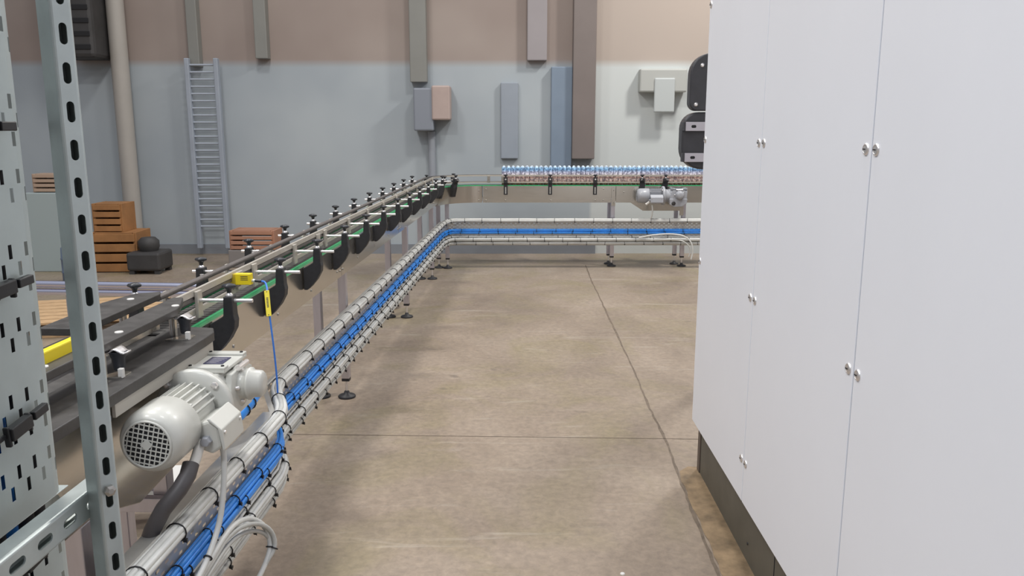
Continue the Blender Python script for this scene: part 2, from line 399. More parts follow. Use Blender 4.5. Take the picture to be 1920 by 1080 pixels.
for sx_ in (-1, 1):
    for sy_ in (-1, 1): MB().box(sx_ * .15 - .03, sx_ * .15 + .03, sy_ * .15 - .03, sy_ * .15 + .03, 0, .04).build('foot', dkgrey, r)
r = empty('blue_barrel', (-4.86, 9.1, 0), 0, 'dull blue drum standing in front of the orange crates', 'drum')
MB().lathe([(.15, 0), (.165, .02), (.165, .12), (.172, .13), (.165, .14), (.165, .27), (.172, .28), (.165, .29), (.16, .4), (.14, .42)], 22).build('body', mat('dull_blue_plastic', (.14, .19, .28), .5), r)
MB().lathe([(.03, .42), (.03, .44)], 10).build('bung', dkgrey, r)
crate(-5.55, 10.0, .95, .30, .3, .22, mat('pale_tan_board', (.42, .30, .22), .7), 'pale tan box up on shelf at far left')
bgbox('shelf_stand', -5.8, -5.3, 9.8, 10.2, 0, .95, mat('pale_shelf_grey', (.36, .42, .42), .6), 'pale grey stand carrying the tan box', 'stand')

# pallet on the floor
def pallet(x, y, rz):
    r = empty('wooden_pallet', (x, y, 0), rz, 'light wooden pallet on the floor seen over the conveyor', 'pallet')
    for k in range(7): MB().box(-.6, .6, -.5 + k * .145, -.5 + k * .145 + .12, .12, .14).build('deck_board', wood, r, .003)
    for yy in (-.46, 0, .4):
        for xx in (-.55, -.05, .45): MB().box(xx, xx + .12, yy, yy + .09, .02, .10).build('block', wood, r, .003)
    for xx in (-.55, -.05, .45): MB().box(xx, xx + .12, -.5, .5, .10, .12).build('stringer', wood, r, .003)
    for yy in (-.46, 0, .4): MB().box(-.6, .6, yy, yy + .09, 0, .02).build('bottom_board', wood, r, .003)
    return r
pallet(-3.72, 7.1, .25)
# two shiny horizontal tubes of the neighbouring machine
r = empty('tube_barrier', (-3.0, 5.0, 0), 0, 'twin polished steel tubes running level behind the left conveyor', 'rail')
for dz in (.754, .706): MB().tube([(-1.4, .02, dz + .022), (1.35, 0, dz - .018)], .021, 14).build('tube', mat('polished_tube', (.68, .68, .80), .16, 1.0) if dz > .73 else MATS['polished_tube'], r)
for xx in (-1.3, .25): MB().box(xx - .03, xx + .03, .02, .06, 0, .74).build('post', steel_leg, r, .003)
# yellow machine guard
r = empty('yellow_guard', wl(.000, 1.905, .130, False), PHI + math.pi / 2, 'bright yellow toothed guard behind galvanised post', 'guard')
MB().box(-.25, .25, -.012, .012, .990, 1.026).build('upper_bar', yellow, r, .004)
teeth = [(-.25, .984), (.25, .984), (.25, .964)]
for k in range(9):
    x = .22 - k * .05; teeth += [(x, .964), (x - .008, .952), (x - .028, .952), (x - .036, .964)]
teeth += [(-.25, .964)]
MB().prism(teeth, -.012, .012, lambda u, v, t: (u, t, v)).build('toothed_bar', yellow, r)
MB().box(-.24, .24, .013, .03, .96, 1.02).build('back_plate', dark_inside, r)
MB().box(-.22, -.16, .031, .05, .996, 1.0).build('hanger', dkgrey, r)

# ------------------------------------------------------------------ shared conveyor fittings
def foot_parts(parent, x, y, ztop, m=steel_leg, hw=.025):
    lg = MB().box(x - hw, x + hw, y - hw, y + hw, .13, ztop).build('leg', m, parent, .003)
    MB().box(x - hw + .001, x + hw - .001, y - hw + .001, y + hw - .001, .112, .13).build('leg_plug', black, lg)
    MB().tube([(x, y, .018), (x, y, .115)], .008, 10).build('spindle', chrome, lg)
    MB().lathe([(.055, 0), (.057, .008), (.050, .016), (.020, .024), (.016, .04), (.010, .045)], 24, TR(x, y, 0)).build('foot_pad', black, lg)
    return lg
knob_prof = [(.008, 0), (.009, .009), (.012, .015), (.022, .021), (.0235, .026), (.020, .031), (.010, .034)]
def knob_mb(x, y, z):
    m = MB(); n = 24; M = TR(x, y, z)
    vs = []; fs = []
    for i, (r, h) in enumerate(knob_prof):
        for k in range(n):
            a = 2 * math.pi * k / n
            rr = r * (1 + (.16 * math.cos(4 * a) if i in (3, 4, 5) else 0)); vs.append(M @ Vector((rr * math.cos(a), rr * math.sin(a), h)))
    for i in range(len(knob_prof) - 1):
        for k in range(n): fs.append((i * n + k, i * n + (k + 1) % n, (i + 1) * n + (k + 1) % n, (i + 1) * n + k))
    m.add(vs, fs, True); m.add(vs[-n:], [tuple(range(n))]); m.add(vs[:n], [tuple(range(n))[::-1]])
    return m
def bracket(parent, side=1, deep=True):
    """side +1: aisle side; local x across, y along, origin on panel face at bed height"""
    t = .024
    if deep: prof = [(.060, .090), (.092, .090), (.094, .02), (.098, .0), (.094, -.03), (.072, -.070), (.040, -.108), (.022, -.124), (.004, -.124), (.004, -.012), (.020, -.004), (.056, .018)]
    else: prof = [(.030, .105), (.058, .105), (.058, -.02), (.040, -.11), (.004, -.125), (.004, -.012), (.030, .01)]
    b = MB().prism(prof, -t, t, lambda u, v, q: (side * u, q, v)).build('guide_bracket', black, parent, .003)
    x = side * (.075 if deep else .044)
    MB().lathe([(.013, 0), (.013, .006), (.008, .009), (.007, .013)], 12, TR(x, 0, .090)).build('clamp_nut', chrome, b)
    knob_mb(x, 0, .101).build('clamp_knob', blackknob, b)
    return b

# ------------------------------------------------------------------ long left conveyor
LC = empty('chain_conveyor', (-1.24, 0, 0), PHI, 'long stainless chain conveyor running up the left side to the corner', 'conveyor')
def sh(s): return KS * (s - 6)
def lbox(m, w0, w1, s0, s1, z0, z1):
    return m.hexa([(w0, s0, z0 + sh(s0)), (w1, s0, z0 + sh(s0)), (w1, s1, z0 + sh(s1)), (w0, s1, z0 + sh(s1)),
                   (w0, s0, z1 + sh(s0)), (w1, s0, z1 + sh(s0)), (w1, s1, z1 + sh(s1)), (w0, s1, z1 + sh(s1))])
BED = 1.02
segs = [(2.72, 4.93), (4.94, 6.98), (6.99, 9.68)]
for (a, b) in segs:
    lbox(MB(), .026, .030, a, b, .822, BED - .012).build('side_panel', steel, LC)
    lbox(MB(), .010, .030, a, b, BED - .012, BED - .008).build('panel_flange', steel, LC)
    lbox(MB(), -.170, -.166, a, b, .822, BED - .012).build('side_panel', steel, LC)
lbox(MB(), -.166, .026, 2.72, 9.68, .86, .868).build('bottom_pan', steel, LC)
for k in range(12):                         # cap screws on the visible panel
    s = 3.15 + k * .56
    MB().lathe([(.007, 0), (.007, .003), (.004, .004)], 10, TR(.030, s, .865 + sh(s)) @ RY(math.pi / 2)).build('screw', screw_m, LC)
for s in (4.90, 4.97, 6.95, 7.02):
    for zz in (.86, .98): MB().lathe([(.007, 0), (.007, .005)], 8, TR(.030, s, zz + sh(s)) @ RY(math.pi / 2)).build('screw', screw_m, LC)
for w0, w1 in ((.006, .018), (-.160, -.148)):
    lbox(MB(), w0, w1, 2.72, 9.68, BED - .010, BED + .003).build('slide_strip', green, LC)
# chain : overlapping top plates, one mesh pattern
m = MB(); s = 2.74
while s < 9.66:
    lbox(m, -.142, .000, s, s + .031, BED - .006, BED)
    s += .0375
m.build('chain', chainm, LC)
lbox(MB(), -.146, .004, 2.74, 9.66, BED - .02, BED - .012).build('chain_track', dark_inside, LC)
# guide rails
def lrail(name, w, z, r, m_, s0=2.86, s1=9.72, flat=None):
    if flat: return lbox(MB(), w - r, w + r, s0, s1, z - flat, z + flat).build(name, m_, LC, .0015)
    return MB().tube([(w, a, z + sh(a)) for a in (s0, (s0 + s1) / 2, s1)], r, 14).build(name, m_, LC)
lrail('guide_rail', -.118, 1.118, .0115, darkrail)
lrail('guide_rail', -.118, 1.048, .009, darkrail)
lrail('guide_rail', -.022, 1.122, .006, rail_st, s0=2.80, flat=.012)
lrail('guide_rail', -.026, 1.100, .006, darkrail, s0=2.80, flat=.006)
lrail('guide_rail', -.022, 1.052, .006, rail_st, s0=2.80, flat=.010)
for k in range(12):
    s = 2.95 + .60 * k
    if s > 9.65: break
    if s > 9.2: pass
    f = bracket(LC, 1); f.location = (.030, s, BED + sh(s))
    MB().tube([(-.012, s - .0, 1.092 + sh(s)), (.190, s, 1.092 + sh(s))], .0072, 12).build('guide_rod', chrome, LC)
    MB().box(-.016, -.004, s - .022, s + .022, 1.03 + sh(s), 1.128 + sh(s)).build('rail_clamp', rail_st, LC, .002)
    b = bracket(LC, -1); b.location = (-.170, s, BED + sh(s))
    MB().tube([(-.108, s, 1.092 + sh(s)), (-.285, s, 1.092 + sh(s))], .0072, 12).build('guide_rod', chrome, LC)
    MB().box(-.138, -.126, s - .012, s + .012, 1.03 + sh(s), 1.125 + sh(s)).build('rail_clamp', rail_st, LC, .002)
    if k < 11: MB().tube([(-.118, s + .3, 1.125 + sh(s)), (-.118, s + .3, 1.135 + sh(s))], .008, 10).build('rail_screw', chrome, LC)
for s in (3.37, 4.6): MB().box(-.016, -.006, s - .03, s + .03, 1.045, 1.118).build('rail_joint', rail_st, LC, .002)
# legs
for (s, ws) in ((5.08, (0, -.165)), (7.37, (.02, -.14)), (9.32, (0, -.135)), (2.56, (-.005, -.15))):
    for w in ws: foot_parts(LC, w - (.002 if w > -.1 else 0), s, .83 + sh(s) if s > 3 else .60)
    z = .52 if s < 3 else .36
    MB().box(ws[1] + .026, ws[0] - .028, s - .012, s + .012, z, z + .05).build('cross_bar', steel_leg, LC, .003)
MB().box(-.40, .12, 2.505, 2.535, .465, .515).build('cross_bar', steel_leg, LC, .003)
MB().box(.092, .125, 2.50, 2.502, .40, .515).build('tray_bracket', zinc, LC)

# ------------------------------------------------------------------ near transfer section with black slide plates
TF = empty('transfer_section', (-1.24, 0, 0), PHI, 'near end of the line with thick black slide plates above stainless box', 'transfer conveyor')
hp = [(1.30, .66), (2.10, .66), (2.34, .580), (2.60, .596), (2.716, .70), (2.716, .955), (1.30, .955)]
MB().prism(hp, -.168, .026, lambda u, v, t: (t, u, v)).build('drive_housing', steel, TF, .003)
MB().box(.0265, .031, 2.2, 2.72, .955, 1.0).build('side_strip', steel, TF, .001)
MB().box(.12, .13, 2.06, 2.714, .955, .995).build('side_strip', mat('pale_strip', (.50, .47, .42), .5, .3), TF, .001)
MB().box(.0315, .12, 2.5, 2.54, .96, .99).build('strip_spacer', zinc, TF)
pc = [(-.03, 1.35), (.138, 1.35), (.145, 2.62), (.142, 2.70), (.118, 2.755), (.06, 2.765), (.005, 2.775), (-.03, 2.70)]
MB().prism(pc, .997, 1.028, lambda u, v, t: (u, v, t)).build('slide_plate', hdpe, TF, .003)
pb_ = [(-.01, 1.35), (.055, 1.35), (.062, 2.60), (.060, 2.66), (.02, 2.79), (-.03, 2.80), (-.03, 2.2)]
MB().prism([(-.035, 1.35), (.055, 1.35), (.060, 2.62), (.052, 2.655), (.000, 2.80), (-.035, 2.80)], 1.102, 1.125, lambda u, v, t: (u, v, t)).build('slide_plate', hdpe, TF, .003)
MB().prism([(-.235, 2.34), (-.105, 2.34), (-.108, 2.86), (-.125, 2.90), (-.20, 2.86), (-.235, 2.70)], 1.102, 1.125, lambda u, v, t: (u, v, t)).build('slide_plate', hdpe, TF, .003)
MB().prism([(-.30, 1.60), (-.11, 1.60), (-.11, 2.70), (-.30, 2.70)], .960, .980, lambda u, v, t: (u, v, t)).build('slide_plate', hdpe, TF, .003)
MB().box(-.015, -.003, 2.28, 2.62, 1.055, 1.075).build('guide_rail', steel, TF, .002)
MB().box(-.115, -.035, 1.36, 2.71, .999, 1.008).build('chain', chainm, TF)
for (w, s) in ((-.165, 2.50), (-.165, 2.76), (.03, 2.30), (.035, 2.66), (-.165, 2.42), (.02, 1.95)):
    MB().lathe([(.012, 0), (.0115, .0025), (.004, .003)], 16, TR(w, s, 1.125)).build('screw_cap', whitecap, TF)
for (w, s) in ((.025, 2.64), (.02, 2.20), (-.12, 2.60), (-.12, 2.3)):
    MB().tube([(w, s, 1.02), (w, s, 1.104)], .006, 10).build('stand_off', chrome, TF)
    MB().box(w + .010, w + .016, s - .008, s + .008, 1.02, 1.104).build('stand_off_plate', steel, TF)
for (w, s) in ((.083, 2.615), (.075, 2.20)):
    k_ = MB().lathe([(.015, 0), (.017, .014), (.018, .032), (.025, .052)], 14, TR(w, s, 1.045)).build('clamp_knob', blackknob, TF)
    vs = []; fs = []; n = 10
    for i in range(n + 1):                 # saddle-shaped metal cap
        for jx in range(5):
            u = (i / n - .5) * 2; v = (jx / 4 - .5) * 2
            vs.append((w + .031 * u, s + .022 * v * math.sqrt(max(0, 1 - .7 * u * u)), 1.102 + .006 * math.cos(u * 4.2)))
    for i in range(n):
        for jx in range(4): a = i * 5 + jx; fs.append((a, a + 5, a + 6, a + 1))
    o = MB().add(vs, fs, True).build('knob_cap', chrome, k_); q = o.modifiers.new('s', 'SOLIDIFY'); q.thickness = .004
    MB().box(w + .010, w + .024, s - .03, s - .016, 1.028, 1.055).build('clamp_block', whitecap, k_, .002)
    MB().prism([(w - .05, s - .045), (w + .02, s - .03), (w + .022, s + .02), (w - .01, s + .03)], 1.0285, 1.033, lambda u, v, t: (u, v, t)).build('clamp_plate', steel, k_)
for zz, ss in ((.90, 2.66), (.90, 2.2), (.74, 2.15)): MB().lathe([(.012, 0), (.012, .007), (.006, .009)], 6, TR(.026, ss, zz) @ RY(math.pi / 2), smooth=False).build('hex_bolt', chrome, TF)
for ss in (1.45, 2.05):
    for w in (-.14, .0): foot_parts(TF, w, ss, .66)

# ------------------------------------------------------------------ geared motor (local: +y along shaft, +x towards the aisle)
def gearmotor(name, paint, extra=False):
    R = empty(name)
    Ay = lambda y=0, x=0, z=0: TR(x, y, z) @ RX(-math.pi / 2)      # lathe axis -> +y
    fc = MB().lathe([(.0635, .002), (.066, 0), (.076, .006), (.086, .022), (.0905, .045), (.091, .14), (.088, .142), (.060, .142)], 40, Ay()).build('fan_cover', paint, R)
    fc.data.polygons
    g = MB()
    for k in range(-4, 5):
        q = k * .0135; hl = math.sqrt(max(1e-5, .062 ** 2 - q * q))
        g.box(q - .0016, q + .0016, -.0018, .0005, -hl, hl); g.box(-hl, hl, -.0022, .0001, q - .0016, q + .0016)
    g.build('fan_grille', paint, R, rot=(0, 0, 0)).rotation_euler = (0, math.radians(12), 0)
    MB().lathe([(.062, 0), (.062, .0006)], 32, Ay(.0012)).build('grille_recess', dark_inside, R)
    MB().lathe([(.017, 0), (.017, .003)], 4, Ay(-.0045), smooth=False).build('grille_centre', paint, R)
    MB().tube([(.065 * math.cos(2 * math.pi * k / 40), 0, .065 * math.sin(2 * math.pi * k / 40)) for k in range(40)], .0035, 8, closed=True).build('grille_ring', paint, R)
    m = MB().lathe([(.070, .142), (.072, .29)], 32, Ay())
    for k in range(26):                                            # cooling fins
        a = 2 * math.pi * k / 26
        if abs(math.sin(a)) < .25 and math.cos(a) > 0: continue
        c_, s_ = math.cos(a), math.sin(a); d = Vector((c_, 0, s_)); t = Vector((-s_, 0, c_)) * .0022
        ps = []
        for y0, y1 in ((.146, .285),):
            for rr in (.068, .086):
                ps += [d * rr - t + Vector((0, y0, 0)), d * rr + t + Vector((0, y0, 0)), d * rr + t + Vector((0, y1, 0)), d * rr - t + Vector((0, y1, 0))]
        m.hexa(ps)
    m.build('finned_body', paint, R)
    MB().lathe([(.080, .296), (.112, .300), (.117, .306), (.117, .326), (.112, .330), (.090, .334), (.080, .350), (.074, .385), (.070, .40)], 40, Ay()).build('flange', paint, R)
    for k in range(4):
        a = math.pi / 4 + k * math.pi / 2
        MB().lathe([(.011, 0), (.011, .008), (.005, .010)], 6, Ay(.298, .103 * math.cos(a), .103 * math.sin(a)) @ RX(math.pi), smooth=False).build('flange_bolt', chrome, R)
        MB().box(.079 * math.cos(a) - .007, .079 * math.cos(a) + .007, .146, .16, .079 * math.sin(a) - .007, .079 * math.sin(a) + .007).build('cover_lug', paint, R, .003)
    # gearbox : faceted casting
    MB().prism([(-.060, -.085), (.035, -.085), (.062, -.05), (.062, .045), (.045, .078), (-.045, .078), (-.062, .05), (-.062, -.06)], .375, .60, lambda u, v, t: (u, t, v)).build('gearbox', paint, R, .006)
    MB().prism([(.386, -.03), (.43, -.075), (.58, -.075), (.60, .05), (.56, .07), (.42, .07)], .058, .080, lambda u, v, t: (t, u, v)).build('gearbox_web', paint, R, .004)
    tp = MB().box(-.064, .064, .40, .60, .078, .090).build('top_cover', paint, R, .003)
    MB().box(-.064, .064, .40, .435, .0895, .0975).build('cover_ridge', paint, tp, .002)
    MB().box(-.064, .064, .565, .60, .0895, .0975).build('cover_ridge', paint, tp, .002)
    pl_ = MB().box(-.030, .034, .462, .540, .0905, .0925).build('nameplate', navy, tp, .001)
    for k in range(5): MB().box(-.022, .010 + .004 * k, .471 + k * .013, .4722 + k * .013, .0925, .0928).build('plate_print', whitecap, pl_)
    for xx in (-.052, .052):
        for yy in (.417, .583): MB().lathe([(.0055, 0), (.0055, .003)], 8, TR(xx, yy, .0975)).build('cover_screw', dark_inside, tp)
    # output hub on the aisle side
    X = lambda x, y, z: TR(x, y, z) @ RY(math.pi / 2)
    h = MB().lathe([(.062, 0), (.062, .012), (.052, .016), (.050, .042), (.054, .044), (.054, .050), (.046, .054), (.044, .082), (.036, .090), (.015, .092)], 32, X(.062, .50, .015)).build('output_hub', paint, R)
    for k in range(5):
        a = k * 1.257 + .6
        MB().lathe([(.007, 0), (.007, .012), (.004, .014)], 8, X(.078, .50 + .056 * math.cos(a), .015 + .056 * math.sin(a))).build('hub_screw', chrome, h)
    MB().tube([(.085, .46, .078), (.085, .54, .078)], .009, 10).build('vent_plug', chrome, h)
    MB().lathe([(.05, 0), (.05, .02), (.03, .022)], 24, X(.060, .50, -.01) @ TR(0, 0, 0)).build('hub_base', paint, R)
    # terminal box
    tb = MB().prism([(.066, .000), (.108, .014), (.136, -.008), (.142, -.068), (.112, -.088), (.066, -.070)], .150, .290, lambda u, v, t: (u, t, v)).build('terminal_box', paint, R, .008)
    MB().prism([(.104, .019), (.112, .023), (.148, -.010), (.154, -.070), (.147, -.076), (.136, -.008)], .143, .297, lambda u, v, t: (u, t, v)).build('terminal_lid', paint, tb, .003)
    for yy in (.16, .28): MB().lathe([(.005, 0), (.005, .005)], 8, X(.148, yy, -.022)).build('lid_screw', chrome, tb)
    MB().lathe([(.016, 0), (.016, .012), (.013, .014), (.013, .02)], 6, TR(.10, .151, -.045) @ RX(math.pi / 2), smooth=False).build('blank_plug', grey_dark, tb)
    MB().tube([(.078, .160, -.05), (.078, .12, -.085), (.078, .098, -.10)], .015, 12).build('cable_gland', whitecap, tb)
    if extra:
        MB().prism([(.38, -.03), (.60, -.03), (.59, -.09), (.54, -.125), (.44, -.13), (.385, -.10)], .02, .095, lambda u, v, t: (t, u, v)).build('torque_arm', paint, R, .008)
        MB().lathe([(.024, 0), (.024, .006), (.012, .008)], 18, X(.095, .43, -.085)).build('arm_bush', dkgrey, R)
    return R
GM = gearmotor('geared_motor', grey_paint)
GM.location = wl(.185, 2.10, .865, False); GM.rotation_euler = (0, 0, PHI)
tag(GM, 'large light grey geared motor with round fan grille in the left foreground', 'motor')
MB().box(-.19, -.058, .42, .60, -.05, .05).build('mounting_block', steel, GM, .003)
# black hose and the cable leaving the motor
tag(MB().tube([wl(w, s, z, False) for (w, s, z) in ((.262, 2.185, .775), (.262, 2.16, .752), (.25, 2.13, .725), (.215, 2.10, .68), (.18, 2.10, .62), (.15, 2.12, .56), (.12, 2.17, .48), (.09, 2.22, .38))], [.023] * 8, 18).build('flexible_hose', hose_m), 'dark grey flexible hose curving down below the large motor', 'hose')

# ------------------------------------------------------------------ sensor with tagged blue cable
SN = empty('photo_sensor', wl(.0, 3.32, 1.085), PHI, 'small yellow rectangular sensor clamped over the left conveyor chain', 'sensor')
MB().box(-.005, .060, -.018, .012, -.004, .042).build('housing', yellow, SN, .003)
MB().box(-.028, -.005, -.012, .02, -.004, .040).build('lens_head', mat('amber_lens', (.62, .47, .04), .3), SN, .002)
for k in range(3): MB().box(.018, .048, -.0188, -.0181, .030 - k * .007, .0325 - k * .007).build('label_print', tagprint, SN)
MB().tube([(.060, -.003, .012), (.072, -.003, .012)], .007, 10).build('connector', chrome, SN)
MB().tube([(.072, -.003, .012), (.098, -.003, .010)], .0065, 10).build('plug', blackknob, SN)
MB().box(-.016, -.006, -.05, .05, -.02, .0).build('mount_plate', steel, SN, .001)
pts = [wl(.098, 3.317, 1.095), wl(.112, 3.32, 1.092), wl(.122, 3.31, 1.075), wl(.13, 3.29, 1.055), wl(.138, 3.27, 1.02), wl(.146, 3.25, .98), wl(.152, 3.25, .90), wl(.155, 3.26, .80), wl(.156, 3.27, .70), wl(.152, 3.28, .60), wl(.15, 3.28, .54), wl(.142, 3.26, .50), wl(.13, 3.235, .478)]
def smooth_pts(p, it=2):
    p = [Vector(q) for q in p]
    for _ in range(it):
        o = [p[0]]
        for a, b in zip(p[:-1], p[1:]): o += [a * .75 + b * .25, a * .25 + b * .75]
        o.append(p[-1]); p = o
    return p
SC = empty('sensor_cable', wl(.1, 3.3, 0, False), 0, 'thin blue cable with a yellow marker tag hanging from the sensor', 'cable')
inv = Matrix.Translation(-SC.location)
MB().tube([inv @ p for p in smooth_pts(pts)], .0038, 10).build('cable_sheath', cab_blue2, SC)
a, b = wl(.1315, 3.283, 1.062), wl(.150, 3.240, .965); d = (b - a).normalized(); nrm = Vector((0, -1, 0)); nrm = (nrm - d * nrm.dot(d)).normalized(); sd = d.cross(nrm)
M = Matrix((( sd.x, nrm.x, d.x, 0), (sd.y, nrm.y, d.y, 0), (sd.z, nrm.z, d.z, 0), (0, 0, 0, 1))); M.translation = a + nrm * .006 - SC.location
L_ = (b - a).length
tg = MB(); tg.box(-.0105, .0105, -.001, .001, 0, L_); tg.v = [tuple(M @ Vector(v)) for v in tg.v]; to = tg.build('marker_tag', yellow_tag, SC, .001)
for zz in (.006, L_ - .006):
    q = MB().lathe([(.0022, 0), (.0022, .0012)], 8, RX(-math.pi / 2)); q.v = [tuple(M @ (Vector(v) + Vector((0, .0005, zz)))) for v in q.v]; q.build('tag_hole', tagprint, to)
for k in range(7):
    q = MB().box(-.004, .004, .001, .0016, .030 + k * .0062, .0335 + k * .0062); q.v = [tuple(M @ Vector(v)) for v in q.v]; q.build('tag_print', tagprint, to)

# ------------------------------------------------------------------ back conveyor (turns the corner, then runs right)
YF, CX, CY, RI = 10.20, -.371, 9.70, .50
BZ = 1.012
BC = empty('chain_conveyor', (CX, YF, 0), 0, 'stainless conveyor across the back carrying the bottles, curved at its left end', 'conveyor')
def arc(r, n=40, a0=math.pi, a1=math.pi / 2): return [(CX + r * math.cos(a0 + (a1 - a0) * k / n), CY + r * math.sin(a0 + (a1 - a0) * k / n)) for k in range(n + 1)]
def ribbon(path, t, z0, z1):               # thin vertical sheet following a plan path
    m = MB(); P = [Vector((*p, 0)) for p in path]; n = len(P); o = []
    for i in range(n):
        d = (P[min(i + 1, n - 1)] - P[max(i - 1, 0)]).normalized(); o.append(P[i] + Vector((-d.y, d.x, 0)) * t)
    vs = []
    for i in range(n):
        for q in (P[i], o[i]):
            for z in (z0, z1): vs.append((q.x - CX, q.y - YF, z))
    fs = []
    for i in range(n - 1):
        a = i * 4; b = a + 4
        fs += [(a, b, b + 1, a + 1), (a + 2, a + 3, b + 3, b + 2), (a + 1, b + 1, b + 3, a + 3), (a, a + 2, b + 2, b)]
    fs += [(0, 1, 3, 2), (n * 4 - 4, n * 4 - 2, n * 4 - 1, n * 4 - 3)]
    m.add(vs, fs, False); return m
XE = 3.2
curve_m = mat('polished_curve_sheet', (.62, .57, .50), .24, .95, .12, 2.5, .05, 30, (3, 3, .3), rvar=.1)
ribbon(arc(RI), .004, .800, BZ - .008).build('side_panel', curve_m, BC)
ribbon(arc(RI + .20), .004, .800, BZ - .008).build('side_panel', curve_m, BC)
ribbon([(CX + .012, YF), (1.28, YF)], .004, .800, BZ - .008).build('side_panel', steel, BC)
ribbon([(1.285, YF), (XE, YF)], .004, .800, BZ - .008).build('side_panel', steel, BC)
ribbon([(CX + .012, YF + .2), (XE, YF + .2)], .004, .800, BZ - .008).build('side_panel', steel, BC)
full = lambda r: arc(r, 24) + [(XE, CY + r)]
ribbon(full(RI + .028), .144, BZ - .008, BZ).build('chain', chainm, BC)
ribbon(full(RI + .006), .012, BZ - .01, BZ + .002).build('slide_strip', green, BC)
ribbon(full(RI + .182), .012, BZ - .01, BZ + .002).build('slide_strip', green, BC)
ribbon(full(RI + .01), .18, .86, .868).build('bottom_pan', steel, BC)
ribbon(full(RI + .058), .008, 1.120, 1.138).build('guide_rail', rail_st, BC)
ribbon(full(RI + .058), .008, 1.038, 1.054).build('guide_rail', rail_st, BC)
ribbon(full(RI + .138), .008, 1.122, 1.138).build('guide_rail', darkrail, BC)
ribbon(full(RI + .138), .008, 1.040, 1.054).build('guide_rail', darkrail, BC)
MB().box(-.035 + .1, .0 + .1, .052, .066, 1.05, 1.125).build('rail_joint', steel, BC, .002)
MB().box(.240, .275, .050, .057, 1.054, 1.122).build('rail_joint', steel, BC, .002)
# joint plate at the start of the curve
MB().box(-.535, -.500, -.512, -.508, .80, 1.0).build('joint_plate', steel, BC)
for (x, zz) in ((-.04, .83), (-.04, .95), (.05, .83), (.05, .97), (.29, .83), (.85, .83), (1.40, .83), (1.50, .97), (1.50, .83), (1.75, .93), (2.52, .97), (2.52, .85)):
    MB().lathe([(.008, 0), (.008, .005), (.004, .007)], 8, TR(x, 0, zz) @ RX(math.pi / 2)).build('screw', screw_m, BC)
# straight brackets seen front-on
for x in (-.078, .470, 1.024):
    xx = x - CX
    b = MB().prism([(.0, -.115), (-.012, -.115), (-.012, .01), (-.028, .03), (-.028, .100), (-.006, .100), (.0, .03)], -.024, .024, lambda u, v, t: (t, u, v)).build('guide_bracket', black, BC, .002, loc=(xx, -.001, BZ))
    for k in range(6): MB().box(-.007, .007, -.0135, -.0122, -.10 + k * .014, -.093 + k * .014).build('bracket_print', whitecap, b)
    MB().lathe([(.010, 0), (.010, .004)], 10, TR(0, -.028, .075) @ RX(math.pi / 2)).build('clamp_screw', chrome, b)
    knob_mb(0, -.016, .101).build('clamp_knob', blackknob, b)
    MB().tube([(xx, -.02, 1.088), (xx, .06, 1.088)], .006, 8).build('guide_rod', chrome, BC)
# swept brackets
def swept(x, y, rz):
    b = MB().prism([(.0, -.13), (-.02, -.13), (-.055, -.02), (-.055, .03), (-.085, .06), (-.085, .092), (-.050, .092), (-.030, .03), (.0, .01)], -.03, .03, lambda u, v, t: (t, u, v)).build('guide_bracket', black, BC, .002, loc=(x - CX, y - YF, BZ), rot=(0, 0, rz))
    MB().lathe([(.012, 0), (.012, .007), (.007, .013)], 10, TR(0, -.066, .092)).build('clamp_nut', chrome, b)
    knob_mb(0, -.066, .103).build('clamp_knob', blackknob, b)
    MB().tube([(0, -.14, .076), (0, .055, .076)], .0065, 8).build('guide_rod', chrome, b)
    return b
swept(1.61, YF - .001, -.25); swept(1.87, YF - .001, .2)
for ang in (168, 135): swept(CX + (RI - .001) * math.cos(math.radians(ang)), CY + (RI - .001) * math.sin(math.radians(ang)), math.radians(ang - 90))
for ang in (150, 118):
    b = swept(CX + (RI + .205) * math.cos(math.radians(ang)), CY + (RI + .205) * math.sin(math.radians(ang)), math.radians(ang + 90))
for x in (.2, .75, 1.3, 1.9): swept(x, YF + .205, math.pi)
# drive plate under the second motor
MB().prism([(1.42 - CX, .83), (1.62 - CX, .700), (2.10 - CX, .700), (2.10 - CX, .83)], -.006, -.001, lambda u, v, t: (u, t, v)).build('drive_plate', steel, BC, .001)
MB().box(1.228 - CX, 1.278 - CX, -.010, -.0045, .76, .98).build('leg_strap', steel, BC, .001)
MB().box(2.075 - CX, 2.125 - CX, -.010, -.0045, .64, .90).build('leg_strap', steel, BC, .001)
for zz in (.80, .95): MB().lathe([(.008, 0), (.008, .006)], 8, TR(1.253 - CX, -.010, zz) @ RX(math.pi / 2)).build('screw', screw_m, BC)
for (x, y) in ((1.25, YF + .02), (1.23, YF + .19), (2.13, YF + .02), (2.07, YF + .19), (-.795, 10.06), (-.905, 10.09)):
    foot_parts(BC, x - CX, y - YF, .86 if y < YF + .1 and x > 0 else .85)
MB().box(-.42 - .035, -.42 - .005, -.13, -.11, .83, .9).build('leg_plate', steel, BC)
GM2 = gearmotor('geared_motor', grey_dark, True)
GM2.location = (1.525, YF - .13, .895); GM2.rotation_euler = (0, 0, -math.pi / 2)
tag(GM2, 'small-looking grey geared motor on the front of the back conveyor', 'motor')
MB().box(-.12, -.058, .42, .58, -.05, .05).build('mounting_block', steel, GM2, .003)
tag(MB().tube(smooth_pts([(1.70, YF - .205, .79), (1.71, YF - .205, .72), (1.70, YF - .19, .64), (1.69, YF - .14, .60)]), .009, 8).build('motor_cable', cab_grey2), 'short grey cable dropping from the motor on the back conveyor', 'cable')

